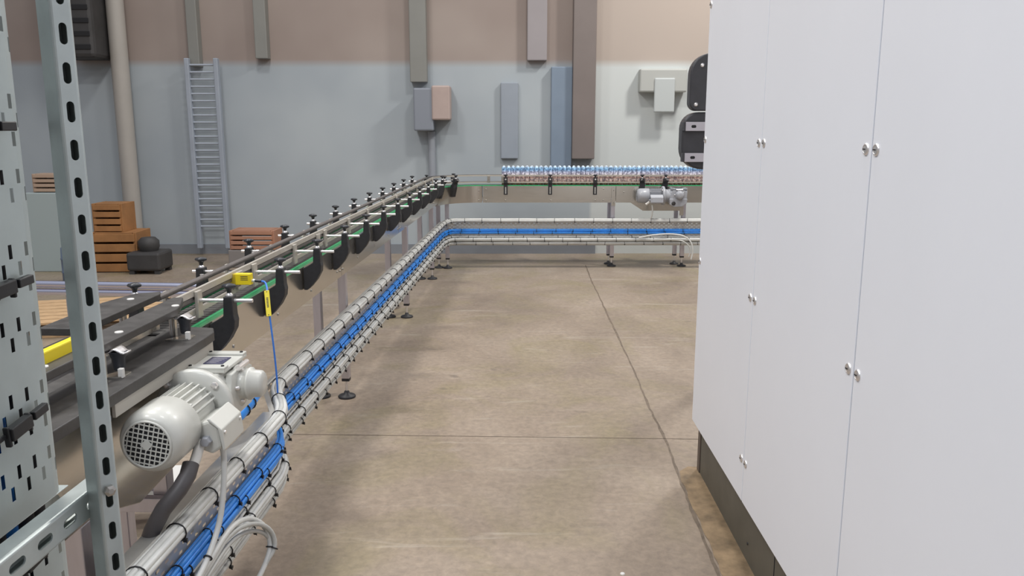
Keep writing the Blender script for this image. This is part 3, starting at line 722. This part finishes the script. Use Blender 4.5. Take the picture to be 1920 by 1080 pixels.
# bottles
prof = [(.020, 0), (.0262, .003), (.0280, .010), (.0280, .196), (.0276, .206), (.0255, .216), (.0205, .224), (.0160, .227)]
B0 = MB().lathe(prof, 18).build('bottle', bottle_m)
cap = MB().lathe([(.0158, .2272), (.0158, .229), (.0130, .235), (.007, .237)], 14).build('cap', mat('pale_bottle_cap', (.66, .74, .80), .35), B0)
nb = 52
yb = CY + RI + .102
for k in range(nb):
    o = B0 if k == 0 else copy_tree(B0)
    o.location = (-.100 + .0577 * k, yb + random.uniform(-.002, .002), BZ); o.rotation_euler = (0, 0, random.uniform(0, 6.28))
    if k == 0: tag(o, 'first pale blue bottle at the left end of the bottle row', 'bottle', 'bottles queued on the back conveyor')
    else: tag(o, 'pale blue bottle with pinkish label queued within the row on the back conveyor', 'bottle', 'bottles queued on the back conveyor')

# ------------------------------------------------------------------ cable tray : one long perforated run with a jog and a corner
def traypath(off=0.):
    base = [wl(.200, 1.55, 0, False), wl(.200, 3.10, 0, False), wl(.058, 3.42, 0, False), wl(.058, 9.72, 0, False), Vector((-.79, 10.02, 0)), Vector((-.70, 10.075, 0)), Vector((2.75, 10.075, 0))]
    n = len(base); out = []
    for i in range(n):
        ds = []
        if i > 0: ds.append((base[i] - base[i - 1]).normalized())
        if i < n - 1: ds.append((base[i + 1] - base[i]).normalized())
        ns = [Vector((d.y, -d.x, 0)) for d in ds]; m_ = sum(ns, Vector()).normalized(); c_ = m_.dot(ns[0])
        out.append(base[i] + m_ * off / max(c_, .5))
    return out
TP = traypath()
CT = empty('cable_tray', TP[0], 0, 'long perforated galvanised cable tray below both conveyors', 'cable tray')
def tray_mesh(path, z0, z1, name, lip=.022):
    prof = [(-lip, z0 + .003), (-.003, z0), (0, z0 + .004), (0, z1 - .004), (-.003, z1), (-lip, z1 - .003)]
    m = MB(); n = len(path); rows = []; U = [0]
    for i in range(1, n): U.append(U[-1] + (path[i] - path[i - 1]).length)
    for (o, z) in prof:
        pth = offset(path, o); rows.append([(p.x - TP[0].x, p.y - TP[0].y, z) for p in pth])
    for a in range(len(prof) - 1):
        for i in range(n - 1):
            va, vb = (prof[a][1] - z0, prof[a + 1][1] - z0)
            if abs(va - vb) < .01: va = vb = 0
            m.add([rows[a][i], rows[a][i + 1], rows[a + 1][i + 1], rows[a + 1][i]], [(0, 1, 2, 3)], False,
                  [[(U[i], va), (U[i + 1], va), (U[i + 1], vb), (U[i], vb)]])
    return m.build(name, perf_tray, CT)
def offset(path, off):
    n = len(path); out = []
    for i in range(n):
        ds = []
        if i > 0: ds.append((path[i] - path[i - 1]).normalized())
        if i < n - 1: ds.append((path[i + 1] - path[i]).normalized())
        ns = [Vector((d.y, -d.x, 0)) for d in ds]; m_ = sum(ns, Vector()).normalized(); c_ = m_.dot(ns[0])
        out.append(path[i] + m_ * off / max(c_, .5))
    return out
tray_mesh(TP[:2], .285, .605, 'tray_length', .05)
tray_mesh(TP[1:3], .285, .605, 'jog_piece')
tray_mesh(TP[2:4], .285, .610, 'tray_length')
tray_mesh(TP[3:6], .285, .612, 'corner_piece')
tray_mesh(TP[5:], .285, .615, 'tray_length')
def dense(path, step=.22):
    out = []
    for a, b in zip(path[:-1], path[1:]):
        n = max(1, int((b - a).length / step))
        for k in range(n): out.append(a.lerp(b, k / n))
    out.append(path[-1]); return out
def roundc(path, it=2, rad=.12):
    p = [path[0]]
    for i in range(1, len(path) - 1):
        a, b, c_ = path[i - 1], path[i], path[i + 1]
        ra = min(rad, (a - b).length * .45); rb = min(rad, (c_ - b).length * .45)
        p0 = b + (a - b).normalized() * ra; p1 = b + (c_ - b).normalized() * rb
        for k in range(6): t = k / 5; p.append(p0 * (1 - t) ** 2 + b * 2 * t * (1 - t) + p1 * t * t)
    p.append(path[-1]); return p
def bundle(off, z, R, ncab, rc, m_, label, tie=.225, group=None, zfun=None, tieoff=0., name='cable_bundle', s0=0):
    path = dense(roundc(traypath(off)), .18)
    path = [Vector((p.x, p.y, (zfun(p) if zfun else z))) for p in path]
    r = empty(name, path[0], 0, label, 'cables', group)
    O = path[0].copy(); ph = random.uniform(0, 6)
    offs = [(0, 0)] if ncab == 1 else [(R * .62 * math.cos(ph + 2 * math.pi * k / ncab), R * .62 * math.sin(ph + 2 * math.pi * k / ncab)) for k in range(ncab)]
    n = len(path)
    frames = []
    for i in range(n):
        t = (path[min(i + 1, n - 1)] - path[max(i - 1, 0)]).normalized(); frames.append((t, Vector((t.y, -t.x, 0)).normalized()))
    for ci, (ox, oz) in enumerate(offs):
        pp = []
        for i in range(n):
            t, nn = frames[i]; w_ = random.uniform(-.0015, .0015); v_ = random.uniform(-.0015, .0015)
            pp.append(path[i] + nn * (ox + w_) + Vector((0, 0, oz + v_)) - O)
        MB().tube(pp, rc, 8).build('cable', m_[ci % len(m_)], r)
    # ties
    L = [0]
    for i in range(1, n): L.append(L[-1] + (path[i] - path[i - 1]).length)
    u = .12 + tieoff; cnt = 0; i = 0
    tmesh = None
    while u < L[-1] and cnt < 98:
        while L[i + 1] < u: i += 1
        f = (u - L[i]) / (L[i + 1] - L[i]); p = path[i].lerp(path[i + 1], f); t = (path[i + 1] - path[i]).normalized(); nn = Vector((t.y, -t.x, 0)).normalized()
        if tmesh is None:
            q = MB(); n_ = 14; q.tube([(math.cos(2 * math.pi * k / n_) * (R * 1.04 + .001), 0, math.sin(2 * math.pi * k / n_) * (R * 1.04 + .001)) for k in range(n_)], .0023, 6, closed=True)
            q.box(R * .78, R * .78 + .011, -.004, .004, -R * .78 - .006, -R * .78 + .004); q.tube([(R * .8, 0, -R * .8), (R * .8 + .010, .001, -R * .8 - .010)], .0016, 5)
            o = q.build('cable_tie', tie_m, r); tmesh = o
        else:
            o = tmesh.copy(); COL.objects.link(o); o.parent = r
        o.location = p - O; o.rotation_euler = (random.uniform(-.08, .08), random.uniform(-.2, .2), math.atan2(-t.x, t.y) + random.uniform(-.22, .22))
        u += tie * random.uniform(.93, 1.07); cnt += 1
    return r
bundle(.031, .596, .026, 7, .0105, [cab_grey2, cab_grey], 'thick grey cable bundle along the top edge of the tray')
bundle(.020, .476, .0155, 4, .0072, [cab_blue], 'upper of the two blue cable bundles tied to the tray', tieoff=.02)
bundle(.021, .445, .0155, 4, .0072, [cab_blue], 'lower of the two blue cable bundles tied to the tray', tieoff=.05)
bundle(.014, .398, .010, 2, .0056, [cab_grey2], 'thin pair of grey cables just under the blue bundles', tieoff=.07)
bundle(.028, .360, .021, 6, .0086, [cab_grey, cab_grey2], 'middle grey cable bundle low on the tray', tieoff=.10)
bundle(.024, .314, .016, 5, .0070, [cab_grey2, cab_grey], 'lowest grey cable bundle along the tray bottom edge', tieoff=.13)

# loose looped cables in the foreground
def loose(name, pts, r, m_, label, cat='cable', ties=(), group=None):
    P = smooth_pts(pts); R_ = empty(name, P[0], 0, label, cat, group); O = P[0].copy()
    MB().tube([p - O for p in P], r, 10).build('sheath', m_, R_)
    for f in ties:
        i = int(f * (len(P) - 2)); t = (P[i + 1] - P[i]).normalized(); u = t.orthogonal().normalized(); v = t.cross(u); c_ = P[i] - O
        MB().tube([c_ + (u * math.cos(a) + v * math.sin(a)) * (r + .003) for a in [2 * math.pi * k / 12 for k in range(12)]], .0026, 6, closed=True).build('cable_tie', tie_m, R_)
    return R_
L3 = lambda w, s, z: wl(w, s, z, False)
loose('power_cable', [L3(.305, 2.30, .80), L3(.312, 2.30, .74), L3(.310, 2.27, .62), L3(.30, 2.24, .54), L3(.285, 2.15, .46), L3(.275, 1.9, .42), L3(.27, 1.6, .42)], .0085, cab_grey2, 'single grey cable hanging from the big motor down to the tray', ties=(.62,))
for k, (dz, dw, rr) in enumerate(((.0, .0, .0085), (-.012, .018, .0075), (-.030, .004, .007))):
    loose('looped_cable', [L3(.27, 1.7, .40 + dz), L3(.275, 2.0, .425 + dz), L3(.285, 2.2, .465 + dz), L3(.29, 2.36, .498 + dz * 1.5), L3(.305 + dw, 2.48, .47 + dz * 1.5), L3(.335 + dw, 2.54, .41 + dz), L3(.35 + dw, 2.54, .34 + dz * .4), L3(.345, 2.50, .30), L3(.33, 2.44, .262)], rr, [cab_grey2, cab_grey, cab_grey][k],
          ['outermost loose grey cable looping out of the tray over aisle', 'second loose grey cable looping beside the outermost one', 'innermost loose grey cable loop beneath the other two'][k], ties=((.78,) if k < 2 else ()))
loose('blue_hose', [L3(.055, 3.28, .625), L3(.110, 3.16, .672), L3(.150, 3.03, .705), L3(.160, 2.92, .700), L3(.150, 2.80, .680), L3(.10, 2.73, .655), L3(.03, 2.70, .640), L3(.0, 2.70, .64)], .025, cab_blue, 'thick blue hose piece rising from tray jog towards big motor', 'hose', ties=(.45, .5))
loose('looped_cable', [(1.55, 9.99, .39), (1.75, 9.99, .43), (1.95, 9.98, .44), (2.10, 9.96, .42), (2.19, 9.95, .34), (2.21, 9.95, .22), (2.19, 9.95, .13)], .009, cab_grey2, 'grey cable drooping in a loop from the far right end of tray')
loose('looped_cable', [(1.7, 9.99, .36), (1.95, 9.98, .37), (2.08, 9.96, .36), (2.16, 9.95, .30), (2.18, 9.95, .22), (2.16, 9.95, .16)], .007, cab_grey, 'second drooping grey cable beside the far loop')

# white box below the line
r = empty('junction_box', wl(-.46, 3.35, 0), .1, 'white plastic box on a stand beneath the near conveyor', 'box')
MB().prism([(-.16, 0), (.16, 0), (.16, .13), (-.05, .13), (-.16, .03)], -.1, .1, lambda u, v, t: (u, t, v + .10)).build('housing', whiteplastic, r, .012)
MB().box(.0, .09, -.103, -.1, .17, .205).build('label', cab_grey, r)
for x in (-.13, .13): MB().box(x - .015, x + .015, -.015, .015, 0, .1).build('leg', steel_leg, r)

# blue bucket and small pan seen under the line
r = empty('floor_bucket', (-1.20, 7.75, 0), 0, 'blue and silver bucket on the floor behind the conveyor legs', 'bucket')
MB().lathe([(.07, 0), (.10, .03), (.105, .05), (.085, .06)], 22).build('body', chrome, r)
MB().lathe([(.085, .06), (.09, .12), (.08, .125)], 22).build('rim', cab_blue, r)

# ------------------------------------------------------------------ white machine enclosure on the right
EM = .0058
def ex(s, o=0.): return .88 + EM * s + o
EN = empty('machine_enclosure', (.88, 0, 0), -math.atan(EM), 'tall white panelled machine enclosure on a dark plinth filling the right side', 'enclosure')
edges = [.22, 1.145, 2.070, 3.003, 3.930]
for a, b in zip(edges[:-1], edges[1:]):
    p = MB().box(0, .028, a + .003, b - .003, .268, 2.9).build('door_panel', white_panel, EN, .0025)
    for z in (.435, 1.076, 1.649, 2.25, 2.8):
        for s in (a + .030, b - .030):
            if z == .435 and s > 3.5: continue
            l = MB().lathe([(.0155, 0), (.0150, .003), (.011, .006), (.010, .0045)], 20, TR(0, s, z) @ RY(-math.pi / 2)).build('quarter_turn_latch', chrome, p)
            MB().box(-.0075, -.0060, s - .0065, s + .0065, z - .0014, z + .0014).build('slot', dark_inside, l)
for a in edges[1:-1]: MB().box(.003, .0295, a - .0023, a + .0023, .27, 2.9).build('seam_gasket', seam_m, EN)
MB().box(.030, 1.5, .22, 3.92, .29, 2.9).build('cabinet_body', white_panel, EN)
MB().box(.040, 1.45, .25, 3.88, .0, .288).build('plinth', plinth_m, EN, .003)
MB().box(.036, .066, 3.881, 3.93, 0, .288).build('corner_post', mat('dark_brown_post', (.11, .085, .07), .5), EN)
for s in (3.02, 2.62, 2.07):
    for z in (.08, .22): MB().lathe([(.006, 0), (.006, .004)], 8, TR(.040, s, z) @ RY(-math.pi / 2)).build('rivet', dkgrey, EN)
MB().box(.0385, .040, 2.69, 2.695, 0, .288).build('plinth_joint', dark_inside, EN)

# black guard unit beyond the enclosure
BG = empty('belt_guard', (1.0, 5.2, 0), 0, 'black rounded belt guard with steel brackets beyond the white enclosure', 'guard')
def rr(x0, x1, z0, z1, rtl, rbl, n=8):
    p = [(x1, z0), (x1, z1)]
    for k in range(n + 1): a = math.pi / 2 + k / n * math.pi / 2; p.append((x0 + rtl + rtl * math.cos(a), z1 - rtl + rtl * 1.0 * math.sin(a)))
    for k in range(n + 1): a = math.pi + k / n * math.pi / 2; p.append((x0 + rbl + rbl * math.cos(a), z0 + rbl + rbl * math.sin(a)))
    return p
gblack = mat('dark_charcoal_moulding', (.040, .040, .046), .4, 0, .15, 12, .1, 100)
MB().prism(rr(.095, .50, 1.808, 2.155, .13, .05), 0, .09, lambda u, v, t: (u, t, v)).build('upper_cover', gblack, BG, .008)
MB().prism(rr(.060, .50, 1.448, 1.800, .10, .13), .02, .13, lambda u, v, t: (u, t, v)).build('lower_cover', gblack, BG, .010)
for (x, z) in ((.165, 2.08), (.135, 1.845)): MB().lathe([(.013, 0), (.013, .006), (.007, .010)], 14, TR(x, 0, z) @ RX(math.pi / 2)).build('cap_screw', chrome, BG)
for z in (1.685, 1.495):
    b = MB().box(.075, .5, -.012, -.004, z, z + .055).build('bracket', mat('pale_bracket_steel', (.50, .48, .52), .4, .5) if z > 1.6 else MATS['pale_bracket_steel'], BG, .002)
    MB().box(.062, .0745, -.012, .05, z, z + .055).build('bracket_return', gblack, b, .002)
    q = []
    for k in range(16):
        a = 2 * math.pi * k / 16; q.append((.125 + (.007 if math.cos(a) > 0 else -.007) + .008 * math.cos(a), z + .0275 + .009 * math.sin(a)))
    MB().prism(q, -.0128, -.012, lambda u, v, t: (u, t, v)).build('slot', dark_inside, b)
MB().box(.35, .42, .135, .20, 0, 2.1).build('mast', steel_leg, BG, .004)
MB().box(.35, .42, .085, .135, 1.9, 2.0).build('mast_arm', steel_leg, BG)
MB().box(.30, .47, .08, .26, 0, .012).build('base_plate', steel_leg, BG)

# ------------------------------------------------------------------ galvanised stand in the left foreground
def slotted(parent, name, M, length, w=.041, d=.041, pitch=.048, slot=(.028, .011), start=.02, m_=zinc, lip=.008, closed=False):
    """C channel along local z; slotted web faces local -y ; real slots cut as a grid"""
    t = .0022; mb = MB()
    def P(x, y, z): return M @ Vector((x, y, z))
    zs = [0.]; ok = []
    n = int((length - start) / pitch)
    x0, x1 = -slot[1] / 2, slot[1] / 2
    def quad(a, b, c_, e): mb.add([a, b, c_, e], [(0, 1, 2, 3)])
    zc = 0.
    for k in range(n):
        za = start + k * pitch; zb = za + slot[0]
        for (u, v) in ((-w / 2 + .004, x0), (x1, w / 2 - .004)):
            quad(P(u, -d / 2, zc), P(v, -d / 2, zc), P(v, -d / 2, zb), P(u, -d / 2, zb))
        quad(P(x0, -d / 2, zc), P(x1, -d / 2, zc), P(x1, -d / 2, za), P(x0, -d / 2, za))
        # slot walls and rounded ends
        for sgn, zz in ((1, za), (-1, zb)):
            hw = slot[1] / 2
            ar = [(hw * math.cos(a), zz + sgn * (hw - hw * math.sin(a))) for a in [math.pi * q / 6 for q in range(7)]]
            for (c0, c1) in (((hw, zz), ar[:4]), ((-hw, zz), ar[3:][::-1])):
                pass
            mb.add([P(hw, -d / 2, zz)] + [P(x, -d / 2, z) for x, z in ar[0:4]], [(0, 1, 2, 3, 4)])
            mb.add([P(-hw, -d / 2, zz)] + [P(x, -d / 2, z) for x, z in ar[3:7]], [(0, 1, 2, 3, 4)])
            for q in range(6):
                a, b = ar[q], ar[q + 1]; quad(P(a[0], -d / 2, a[1]), P(b[0], -d / 2, b[1]), P(b[0], -d / 2 + t, b[1]), P(a[0], -d / 2 + t, a[1]))
        for xx in (x0, x1): quad(P(xx, -d / 2, za + .005), P(xx, -d / 2, zb - .005), P(xx, -d / 2 + t, zb - .005), P(xx, -d / 2 + t, za + .005))
        zc = zb
    quad(P(-w / 2 + .004, -d / 2, zc), P(w / 2 - .004, -d / 2, zc), P(w / 2 - .004, -d / 2, length), P(-w / 2 + .004, -d / 2, length))
    if closed: quad(P(-w / 2 + .003, d / 2 - .002, 0), P(w / 2 - .003, d / 2 - .002, 0), P(w / 2 - .003, d / 2 - .002, length), P(-w / 2 + .003, d / 2 - .002, length))
    # rounded shoulders, sides and lips
    for sg in (-1, 1):
        pf = [(sg * (w / 2 - .004), -d / 2)] + [(sg * (w / 2 - .004 + .004 * math.sin(a)), -d / 2 + .004 - .004 * math.cos(a)) for a in (.5, 1.05, 1.57)] + [(sg * w / 2, d / 2 - .003), (sg * (w / 2 - .003), d / 2), (sg * (w / 2 - lip), d / 2), (sg * (w / 2 - lip), d / 2 - .006)]
        for a, b in zip(pf[:-1], pf[1:]): mb.add([P(a[0], a[1], 0), P(b[0], b[1], 0), P(b[0], b[1], length), P(a[0], a[1], length)], [(0, 1, 2, 3)], True)
    o = mb.build(name, m_, parent)
    return o
ST = empty('tray_stand', (-.567, 1.065, 0), 0, 'galvanised slotted steel post with a side arm in the left foreground', 'post')
Rz = Matrix.Rotation(math.radians(50), 4, 'Z')
pch = .0471
slotted(ST, 'post', Rz, 3.1, pitch=pch, start=(1.532 - .013) % pch, slot=(.026, .0095), w=.027, d=.041, closed=True)
MB().box(-.07, .07, -.07, .07, 0, .008).build('base_plate', zinc, ST, .002)
Mh = TR(-.034, .045, 1.186) @ Matrix.Rotation(PHI * 1.0, 4, 'Z') @ RX(math.pi / 2) @ Matrix.Rotation(math.radians(90), 4, 'Z')
slotted(ST, 'side_arm', Mh, .95, pitch=.0565, start=.018, slot=(.032, .013), w=.040, d=.030)
MB().lathe([(.008, 0), (.008, .006), (.004, .008)], 6, Rz @ TR(.0, -.0205, 1.215) @ RX(math.pi / 2), smooth=False).build('bolt', screw_m, ST)
MB().lathe([(.008, 0), (.008, .006), (.004, .008)], 6, TR(-.017, .005, 1.186) @ RY(math.pi / 2), smooth=False).build('bolt', screw_m, ST)

def riser(y0, y1, x, z0, z1, label):
    """upright perforated tray: flat web in the plane x=const, rounded flange turned away at its far edge"""
    r = empty('cable_riser', (x, y1, 0), PHI * .6, label, 'cable tray')
    prof = [(0, y0 - y1), (0, -.034)] + [(-.034 + .034 * math.cos(a), -.034 + .034 * math.sin(a)) for a in [k * math.pi / 12 for k in range(1, 7)]] + [(-.075, 0)]
    m = MB(); U = [0]
    for i in range(1, len(prof)): U.append(U[-1] + math.hypot(prof[i][0] - prof[i - 1][0], prof[i][1] - prof[i - 1][1]))
    for i in range(len(prof) - 1):
        a, b = prof[i], prof[i + 1]
        m.add([(a[0], a[1], z0), (b[0], b[1], z0), (b[0], b[1], z1), (a[0], a[1], z1)], [(0, 1, 2, 3)], True,
              [[(z0, U[i] + .1), (z0, U[i + 1] + .1), (z1, U[i + 1] + .1), (z1, U[i] + .1)]])
    m.build('perforated_web', perf_near, r)
    MB().box(-.035, .0, y0 - y1, 0, z0 - .002, z0).build('end_flange', zinc, r, .001)
    return r
riser(.45, 1.150, -.662, 1.178, 3.05, 'upright perforated galvanised cable tray at the left edge, above the arm')
riser(.45, 1.150, -.662, .25, 1.165, 'lower perforated galvanised cable tray beneath the slotted arm')
# cables standing behind the risers
for k in range(12):
    y = .745 + k * .033
    m_ = [dkgrey, cab_blue, hose_m, cab_blue, cab_blue, cab_blue, hose_m, cab_blue, dkgrey, cab_blue, dkgrey, hose_m][k]
    o = MB().tube([(-.692 - .003 * (k % 2), y, .05), (-.692 - .003 * (k % 2), y + .004, 1.5), (-.692, y, 3.0)], .0162, 10).build('riser_cable', m_)
    cn = {'blue_cable_jacket': 'blue', 'near_black_machine': 'near-black', 'dark_grey_hose': 'dark grey'}[m_.name]
    tag(o, cn + ' upright cable behind the perforated riser, glimpsed through its slots', 'cable', cn + ' cables behind the riser')
# moulded straps across the riser
def strap(z, tilt, label):
    r = empty('cable_strap', (-.656, 1.085, z), PHI * .6, label, 'strap', 'moulded straps on the riser')
    R_ = RX(tilt)
    def bx(y0, y1, z0, z1, nm, x1=.010, par=None):
        q = MB().box(0, x1, y0, y1, z0, z1); q.v = [tuple(R_ @ Vector(v)) for v in q.v]; return q.build(nm, tie_m, par or r, .0015)
    bx(-.115, .012, -.0035, .0035, 'band', .004)
    bx(-.075, -.030, -.009, .009, 'buckle', .012)
    bx(-.078, -.073, -.016, .012, 'cross_tab', .008); bx(-.032, -.027, -.016, .010, 'cross_tab', .008)
    bx(-.118, -.112, -.014, .014, 'cross_tab', .008)
    bx(-.020, .012, -.006, .006, 'tail_loop', .009)
    return r
strap(1.703, 0.0, 'topmost black plastic strap across the perforated riser')
strap(1.500, 0.05, 'black plastic strap halfway up the perforated riser')
strap(1.318, .12, 'black plastic strap just above the slotted arm')
strap(1.130, .1, 'black plastic strap below the slotted arm on the lower riser')
